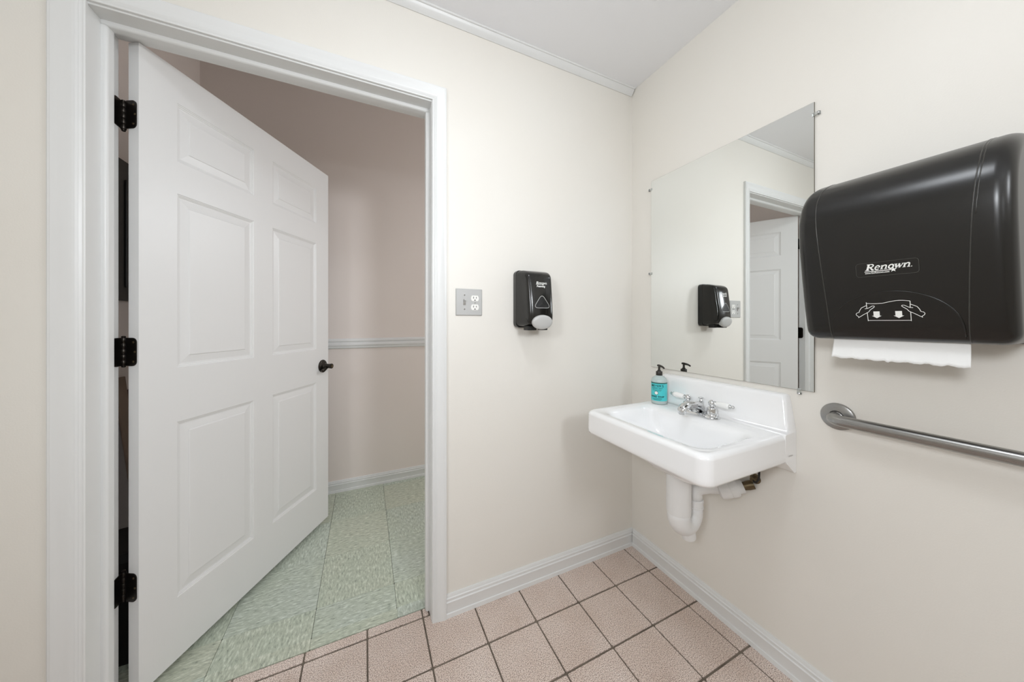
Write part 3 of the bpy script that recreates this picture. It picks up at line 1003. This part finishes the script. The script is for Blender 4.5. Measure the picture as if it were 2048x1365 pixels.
# ------------------------------------------------------------------ printed brand word, drawn stroke by stroke (slab serif italic)
def brand_strokes(fine=True):
    """Renown: unit cap height, lower-left at the origin; returns (verts2d, faces), total width about 4.6"""
    parts = []

    def st(pts, w):
        parts.append(ribbon(pts, w))

    # R
    st([(0.17, 0.0), (0.17, 1.0)], 0.26)
    st([(-0.06, 0.05), (0.42, 0.05)], 0.10)
    st([(-0.06, 0.95), (0.45, 0.95)], 0.10)
    st([(0.40, 0.94)] + arc2(0.45, 0.72, 0.27, 0.22, 90, -90, 10) + [(0.30, 0.50)], 0.15)
    st([(0.38, 0.50), (0.55, 0.32), (0.72, 0.07), (0.90, 0.05)], 0.20)
    x = 0.95
    # e
    st([(x + 0.06, 0.36), (x + 0.50, 0.36)], 0.08)
    st(arc2(x + 0.30, 0.34, 0.24, 0.31, 5, 320, 18), 0.15)
    x += 0.68

    def en(x):
        st([(x + 0.12, 0.0), (x + 0.12, 0.66)], 0.19)
        st([(x - 0.05, 0.62), (x + 0.18, 0.62)], 0.08)
        st([(x - 0.04, 0.04), (x + 0.28, 0.04)], 0.08)
        st([(x + 0.18, 0.46)] + arc2(x + 0.40, 0.46, 0.17, 0.17, 150, 0, 8) + [(x + 0.57, 0.0)], 0.16)
        st([(x + 0.42, 0.04), (x + 0.74, 0.04)], 0.08)

    en(x)
    x += 0.82
    st(arc2(x + 0.28, 0.33, 0.24, 0.29, 0, 360, 22), 0.17)
    x += 0.62
    st([(x + 0.10, 0.66), (x + 0.26, 0.02)], 0.19)
    st([(x + 0.26, 0.02), (x + 0.46, 0.60)], 0.09)
    st([(x + 0.44, 0.66), (x + 0.60, 0.02)], 0.19)
    st([(x + 0.60, 0.02), (x + 0.84, 0.64)], 0.09)
    st([(x - 0.06, 0.63), (x + 0.26, 0.63)], 0.07)
    st([(x + 0.70, 0.63), (x + 0.92, 0.63)], 0.07)
    x += 0.93
    en(x)
    x += 0.82
    st([(x, 0.05), (x + 0.10, 0.05)], 0.11)
    # rule and star below
    st([(-0.10, -0.18), (2.80, -0.18)], 0.11)
    V, F = join(*parts)
    V = [(px + 0.26 * py, py) for px, py in V]
    star = [(3.02 + (0.40 if k % 2 == 0 else 0.16) * math.sin(2 * math.pi * k / 10), -0.18 + (0.40 if k % 2 == 0 else 0.16) * math.cos(2 * math.pi * k / 10)) for k in range(10)]
    sv = [(3.02, -0.18)] + star
    sf = [(0, 1 + k, 1 + (k + 1) % 10) for k in range(10)]
    return join((V, F), (sv, sf))


BRAND = brand_strokes()

# ------------------------------------------------------------------ wall soap dispenser
DXc = -0.629
sd = empty('soap_dispenser', (DXc, 0, 1.172), 'glossy black wall soap dispenser with grey push button', 'soap dispenser')


def smooth_curve(pts, n=6):
    """Catmull-Rom through 2-D points"""
    P = [Vector(p) for p in pts]
    out = []
    for i in range(len(P) - 1):
        p0, p1, p2, p3 = P[max(i - 1, 0)], P[i], P[i + 1], P[min(i + 2, len(P) - 1)]
        for k in range(n):
            t = k / n
            out.append(0.5 * ((2 * p1) + (p2 - p0) * t + (2 * p0 - 5 * p1 + 4 * p2 - p3) * t * t + (3 * p1 - p0 - 3 * p2 + p3) * t ** 3))
    out.append(P[-1])
    return out


# back plate
bp = [rr_xz(DXc, 1.304, 0.080, 0.127, 0.020, 0.0, 6), rr_xz(DXc, 1.304, 0.0805, 0.1275, 0.020, -0.020, 6), rr_xz(DXc, 1.304, 0.0800, 0.1265, 0.020, -0.026, 6)]
mk('back_plate', loft(bp), M['black_plastic'], sd, auto=40)
mk('seam', loft([rr_xz(DXc, 1.304, 0.0788, 0.1255, 0.019, -0.026, 6), rr_xz(DXc, 1.304, 0.0788, 0.1255, 0.019, -0.0275, 6)]), M['groove'], sd)
# cover: profile of (depth, z) seen from the side, narrowing to the front
side = smooth_curve([(0.0275, 1.4295), (0.050, 1.4275), (0.078, 1.4200), (0.096, 1.4080), (0.104, 1.3900), (0.110, 1.3500), (0.1165, 1.300), (0.1205, 1.255), (0.1215, 1.225), (0.117, 1.203), (0.100, 1.190), (0.070, 1.184), (0.0275, 1.181)], 4)
nrm = []
for i, p in enumerate(side):
    t = (side[min(i + 1, len(side) - 1)] - side[max(i - 1, 0)]).normalized()
    nrm.append(Vector((-t.y, t.x)))           # outward for this run direction
SW, SR = 0.0800, 0.024


def soap_half(depth):
    return SW - 0.018 * min(1.0, max(0.0, (depth - 0.030) / 0.09)) ** 0.8


cols = []
fr = [-1.0, -0.985, -0.95, -0.90, -0.84, -0.77, -0.70, -0.5, -0.25, 0, 0.25, 0.5, 0.70, 0.77, 0.84, 0.90, 0.95, 0.985, 1.0]
for s in fr:
    a = max(0.0, (abs(s) - 0.70) / 0.30)
    dl = SR * (1 - math.sqrt(max(0.0, 1 - a * a)))
    bulge = -0.004 * (abs(s) / 0.7) ** 2 if abs(s) < 0.7 else -0.004
    col = []
    for p, nn in zip(side, nrm):
        q = p + nn * (-(dl) + 0.0)
        d = max(q.x + bulge * min(1.0, max(0, (p.x - 0.03) / 0.06)), 0.0272)
        zz = min(max(q.y, 1.183), 1.4285)
        hw = soap_half(p.x)
        col.append((DXc + s * hw, -d, zz))
    cols.append(col)
nP = len(side)
V = [p for c in cols for p in c]
F = []
for i in range(len(cols) - 1):
    for j in range(nP - 1):
        F.append((i * nP + j, i * nP + j + 1, (i + 1) * nP + j + 1, (i + 1) * nP + j))
F.append(tuple(range(nP)))
F.append(tuple(range((len(cols) - 1) * nP, len(cols) * nP)))
F.append(tuple([i * nP for i in range(len(cols))] + [i * nP + nP - 1 for i in reversed(range(len(cols)))]))
cov = mk('cover', (V, F), M['black_plastic'], sd, auto=50)


def soap_y(z):
    best = [(abs(p.y - z), p.x) for p in side if p.x > 0.085]
    best.sort()
    (d0, x0), (d1, x1) = best[0], best[1]
    return (x0 * d1 + x1 * d0) / (d0 + d1 + 1e-9)


def on_soap(off=0.0012):
    return lambda x, z: (DXc + x, -(soap_y(z) - 0.004 * (x / 0.045) ** 2) - off, z)


mk('brand_print', place2d(BRAND, on_soap(), -0.0235, 1.3635, 0.0108), M['print_white'], cov)
tx = text2d('Foaming', 0.0120, shear=0.2, bold=0.0003)
mk('print', place2d(tx, on_soap(), -0.0225, 1.3505), M['print_white'], cov)
# sight window: rounded triangle
def rounded_tri(cx, cz, w, h, r, k=6):
    A_, B_, C_ = Vector((cx - w / 2, cz)), Vector((cx + w / 2, cz)), Vector((cx, cz + h))
    out = []
    T = [A_, B_, C_]
    for i in range(3):
        p, a, c = T[i], T[i - 1], T[(i + 1) % 3]
        u, v = (a - p).normalized(), (c - p).normalized()
        for q in range(k + 1):
            t = q / k
            out.append(tuple((p + u * r) * (1 - t) ** 2 + p * 2 * t * (1 - t) + (p + v * r) * t * t))
    return out


tri = rounded_tri(0, 1.2615, 0.084, 0.060, 0.022)
V = [on_soap(0.0008)(0, 1.282)] + [on_soap(0.0008)(x, z) for x, z in tri]
win = mk('sight_window', (V, [(0, 1 + k, 1 + (k + 1) % len(tri)) for k in range(len(tri))]), M['groove'], sd)
mk('window_rim', place2d(ribbon(tri, 0.0017, True), on_soap(0.0016)), M['button'], win)
# push button and nozzle
bpos = Vector((DXc, -0.108, 1.2035))
bax = Vector((0, -0.88, -0.22)).normalized()
V = []
rg = []
q = Vector((0, 0, 1)).rotation_difference(bax)
for rx, rz, h in ((0.040, 0.026, -0.012), (0.0475, 0.031, 0.004), (0.0485, 0.0315, 0.012), (0.047, 0.030, 0.0165), (0.040, 0.025, 0.0195), (0.022, 0.013, 0.0205)):
    ring_ = []
    for k in range(32):
        a = 2 * math.pi * k / 32
        up_ = Vector((0, -bax.z, bax.y)) * -1
        ring_.append(bpos + Vector((1, 0, 0)) * rx * math.cos(a) + up_ * rz * math.sin(a) + bax * h)
    rg.append(ring_)
mk('push_button', loft(rg), M['button'], sd, auto=50)
mk('nozzle', box(DXc - 0.055, DXc - 0.012, -0.092, -0.050, 1.166, 1.186), M['groove'], sd, bevel=0.003)
mk('nozzle', box(DXc + 0.018, DXc + 0.050, -0.080, -0.045, 1.166, 1.186), M['groove'], sd, bevel=0.003)

# ------------------------------------------------------------------ paper towel dispenser
TYC = -0.979
td = empty('towel_dispenser', (0, TYC, 1.155), 'large black wall paper towel dispenser beside the mirror', 'paper dispenser')
tp = smooth_curve([(0.0008, 1.1565), (0.060, 1.1560), (0.115, 1.1560), (0.140, 1.1575), (0.1545, 1.1640), (0.1640, 1.1790), (0.1740, 1.2200), (0.1860, 1.2800), (0.2010, 1.3600), (0.2095, 1.4200), (0.2110, 1.4600),
                    (0.2060, 1.4980), (0.1910, 1.5330), (0.1630, 1.5640), (0.1200, 1.5870), (0.0700, 1.6010), (0.0300, 1.6070), (0.0008, 1.6085)], 4)
tn = []
for i, p in enumerate(tp):
    t = (tp[min(i + 1, len(tp) - 1)] - tp[max(i - 1, 0)]).normalized()
    tn.append(Vector((t.y, -t.x)))
HWT, RT = 0.167, 0.024
svals = []
for k in range(9):
    a = 90 * k / 8
    svals.append(-(HWT - RT) - RT * math.cos(R(a)))
svals += [-0.11, -0.055, 0.0, 0.055, 0.11]
svals += [-s for s in reversed(svals[:9])]
cols = []
for s in svals:
    e = max(0.0, abs(s) - (HWT - RT))
    dl = RT - math.sqrt(max(0.0, RT * RT - e * e))
    col = []
    for p, nn in zip(tp, tn):
        k = min(1.0, p.x / 0.05)
        q = p - nn * dl * (0.3 + 0.7 * k)
        col.append((-max(q.x, 0.0008), TYC - s, q.y))
    cols.append(col)
nP = len(tp)
V = [p for c in cols for p in c]
F = []
for i in range(len(cols) - 1):
    for j in range(nP - 1):
        F.append((i * nP + j, i * nP + j + 1, (i + 1) * nP + j + 1, (i + 1) * nP + j))
F.append(tuple(range(nP)))
F.append(tuple(range((len(cols) - 1) * nP, len(cols) * nP)))
F.append(tuple([i * nP for i in range(len(cols))] + [i * nP + nP - 1 for i in reversed(range(len(cols)))]))
tcov = mk('cover', (V, F), M['black_satin'], td, auto=60)

front = [(p.y, p.x) for p in tp if p.x > 0.15 and p.y < 1.50]
front.sort()


def towel_x(z):
    for (z0, x0), (z1, x1) in zip(front, front[1:]):
        if z0 <= z <= z1:
            return x0 + (x1 - x0) * (z - z0) / (z1 - z0)
    return front[0][1] if z < front[0][0] else front[-1][1]


def on_towel(off=0.0008):
    """s to the right as seen from the room"""
    return lambda s, z: (-towel_x(z) - off, TYC - s, z)


# moulded seams that run up the cover left and right
def seam_path(f, i0, i1):
    out = []
    for i in range(i0, i1):
        s = f(tp[i].y, tp[i].x)
        e = max(0.0, abs(s) - (HWT - RT))
        dl = RT - math.sqrt(max(0.0, RT * RT - e * e))
        q = tp[i] - tn[i] * dl
        out.append((-q.x - tn[i].x * 0.0, TYC - s, q.y))
    return out


lo = next(i for i, p in enumerate(tp) if p.x > 0.146)
hi = next(i for i, p in enumerate(tp) if p.y > 1.6065)


def seam_s(z, x):
    t = min(1.0, max(0.0, (z - 1.165) / 0.36))
    return 0.109 + 0.017 * t ** 1.3


for sg in (-1, 1):
    pth_ = seam_path(lambda z, x: sg * seam_s(z, x), lo, hi)
    mk('seam_ridge', tube(pth_, 0.0011, 8), M['seam_edge'], tcov, smooth=True)
    if sg == 1:
        pth2 = seam_path(lambda z, x: sg * (seam_s(z, x) + 0.0042 * min(1, max(0, (z - 1.30) / 0.12))), lo + 22, hi)
        mk('seam_ridge', tube(pth2, 0.0009, 8), M['seam_edge'], tcov, smooth=True)
# lower flap with an arched top
arch = []
for k in range(41):
    a = math.pi * k / 40
    arch.append((-0.1045 * math.cos(a), 1.172 + 0.104 * math.sin(a) ** 0.80))
arch2 = [(x, max(z, 1.166)) for x, z in arch]
V, F = [], []
for k, (x, z) in enumerate(arch2):
    for q in range(9):
        zz = 1.166 + (z - 1.166) * q / 8
        V.append(on_towel(0.0012)(x, zz))
for k in range(40):
    for q in range(8):
        F.append((k * 9 + q, (k + 1) * 9 + q, (k + 1) * 9 + q + 1, k * 9 + q + 1))
flap = mk('flap', (V, F), M['black_satin'], td, smooth=True)
mk('flap_edge', tube([on_towel(0.0004)(x, z) for x, z in arch2], 0.0015, 8), M['black_satin'], flap, smooth=True)
mk('tear_bar', box(-0.130, -0.100, TYC - 0.120, TYC + 0.120, 1.1575, 1.1620), M['groove'], td, bevel=0.001)
mk('back_frame', box(-0.022, -0.0003, TYC - 0.155, TYC + 0.155, 1.1562, 1.1600), M['black_satin'], td)

# sticker with the brand word
so_ = [(x, y) for x, y, _ in rrect(0, 1.3305, 0.0497, 0.0162, 0.006, 0, 5)]
stk = mk('sticker', ([on_towel(0.0006)(0, 1.3305)] + [on_towel(0.0006)(x, z) for x, z in so_], [(0, 1 + k, 1 + (k + 1) % len(so_)) for k in range(len(so_))]), M['black_satin'], td)
mk('sticker_edge', place2d(ribbon(so_, 0.0005, True), on_towel(0.0010)), M['print_grey'], stk)
mk('brand_print', place2d(BRAND, on_towel(0.0014), -0.0330, 1.3285, 0.0148), M['print_white'], stk)
tx = text2d('www.GoRenown.com', 0.0056, bold=0.00012)
mx_ = max(v[0] for v in tx[0])
mk('web_print', place2d(([(x * 0.040 / mx_, y) for x, y in tx[0]], tx[1]), on_towel(0.0014), -0.0345, 1.3205), M['print_white'], stk)

# tear-off pictogram on the flap: sheet, two hands and arrows
W = 0.0011
pic = []
top = [(-0.0365 + 0.0700 * k / 24, 1.2500 + 0.0030 * math.sin(-math.pi * 2 * (k / 24 - 0.5) * 0.95 + math.pi) * (1 if k > 8 else 0.75) + 0.0010 * k / 24) for k in range(25)]
pic.append(ribbon(top, W))
pic.append(ribbon([(-0.0365, 1.2520), (-0.0362, 1.2360)], W))
pic.append(ribbon([(0.0335, 1.2515), (0.0330, 1.2365)], W))
pic.append(ribbon([(-0.0362, 1.2270), (-0.0358, 1.2055)], W))
pic.append(ribbon([(0.0332, 1.2270), (0.0330, 1.2055)], W))
zig = [(-0.0358 + 0.0688 * k / 54, 1.2072 + (0.0006 if k % 2 else -0.0006)) for k in range(55)]
pic.append(ribbon(zig, W * 0.9))
for sgn, cx in ((-1, -0.0358), (1, 0.0331)):
    f_ = lambda pts: [(cx + sgn * x, z) for x, z in pts]
    # outer hand and wrist
    pic.append(ribbon(f_([(0.0, 1.2445), (0.0045, 1.2420), (0.0100, 1.2385), (0.0130, 1.2330), (0.0150, 1.2270), (0.0185, 1.2260), (0.0205, 1.2230), (0.0195, 1.2195), (0.0160, 1.2165), (0.0165, 1.2135)]), W))
    # thumb
    pic.append(ribbon(f_([(0.0040, 1.2362), (0.0, 1.2365), (-0.0030, 1.2380), (-0.0090, 1.2425), (-0.0120, 1.2425), (-0.0128, 1.2405), (-0.0100, 1.2375), (-0.0050, 1.2330), (-0.0025, 1.2285), (0.0, 1.2265), (0.0060, 1.2225), (0.0140, 1.2160), (0.0160, 1.2150)]), W))
mk('pictogram', place2d(join(*pic), on_towel(0.0020)), M['print_white'], flap)
for cx in (-0.0205, 0.0150):
    ar = [(cx - 0.0052, 1.2290), (cx + 0.0052, 1.2290), (cx + 0.0052, 1.2185), (cx + 0.0082, 1.2185), (cx, 1.2125), (cx - 0.0082, 1.2185), (cx - 0.0052, 1.2185)]
    mk('pictogram_arrow', place2d((ar, [(0, 1, 2, 6), (5, 6, 2, 3, 4)]), on_towel(0.0020)), M['print_white'], flap)

# the sheet hanging out of it, with a torn lower edge
random.seed(11)
ny, nz_ = 72, 8
V, F = [], []
for i in range(ny + 1):
    s = -0.1155 + 0.222 * i / ny
    torn = 1.1065 - 0.0085 * (i / ny) + 0.0016 * math.sin(i * 0.62) + random.uniform(-0.0009, 0.0009) + (-0.004 if i in (33, 34) else 0) + 0.0075 * (i / ny)
    for j in range(nz_ + 1):
        t = j / nz_
        z = 1.166 + (torn - 1.166) * t
        xx = -0.132 - 0.012 * t + 0.002 * math.sin(t * 3)
        sp_ = s * (0.985 + 0.02 * t) - (0.0)
        V.append((xx, TYC - sp_, z))
for i in range(ny):
    for j in range(nz_):
        a = i * (nz_ + 1) + j
        F.append((a, a + nz_ + 1, a + nz_ + 2, a + 1))
pt = mk('paper_towel', (V, F), M['paper'], None, smooth=True)
md = pt.modifiers.new('thickness', 'SOLIDIFY')
md.thickness = 0.0005
tag(pt, 'white paper towel with torn edge hanging from dispenser', 'paper towel')

# ------------------------------------------------------------------ grab bar
GZ, GY0, GY1, GXo, GR = 0.9140, -0.826, -1.740, -0.056, 0.0160
gb = empty('grab_bar', (0, GY0, GZ), 'brushed steel grab bar on the wall below the towel dispenser', 'grab bar')
pth_ = [(-0.002, GY0, GZ), (-0.022, GY0, GZ)]
rb = 0.034
for a in range(0, 91, 15):
    pth_.append((GXo + rb - rb * math.sin(R(a)), GY0 - rb + rb * math.cos(R(a)), GZ))
pth_ += [(GXo, -1.0, GZ), (GXo, -1.3, GZ)]
for a in range(90, -1, -15):
    pth_.append((GXo + rb - rb * math.sin(R(a)), GY1 + rb - rb * math.cos(R(a)), GZ))
pth_ += [(-0.022, GY1, GZ), (-0.002, GY1, GZ)]
mk('bar', tube(pth_, GR, 28), M['steel'], gb, smooth=True)
for y in (GY0, GY1):
    mk('flange', lathe([(0.0405, 0.0004), (0.0405, 0.003), (0.0385, 0.0065), (0.0340, 0.0082), (0.0185, 0.0098), (0.0175, 0.0088), (0.0165, 0.0070)], (0, y, GZ), (-1, 0, 0), 40), M['steel'], gb, auto=35)

# ------------------------------------------------------------------ ceiling lamp (lights the room from above, out of view)
LX, LY = -1.02, -0.92
cl = empty('ceiling_light', (LX, LY, ZC), 'square white ceiling light over the washroom', 'ceiling light')
mk('housing', loft([rrect(LX, LY, 0.16, 0.16, 0.02, ZC), rrect(LX, LY, 0.16, 0.16, 0.02, ZC - 0.03), rrect(LX, LY, 0.145, 0.145, 0.02, ZC - 0.034)]), M['trim'], cl, auto=40)
mk('diffuser', loft([rrect(LX, LY, 0.140, 0.140, 0.02, ZC - 0.034), rrect(LX, LY, 0.130, 0.130, 0.03, ZC - 0.060), rrect(LX, LY, 0.09, 0.09, 0.03, ZC - 0.070)]), M['diffuser'], cl, auto=60)
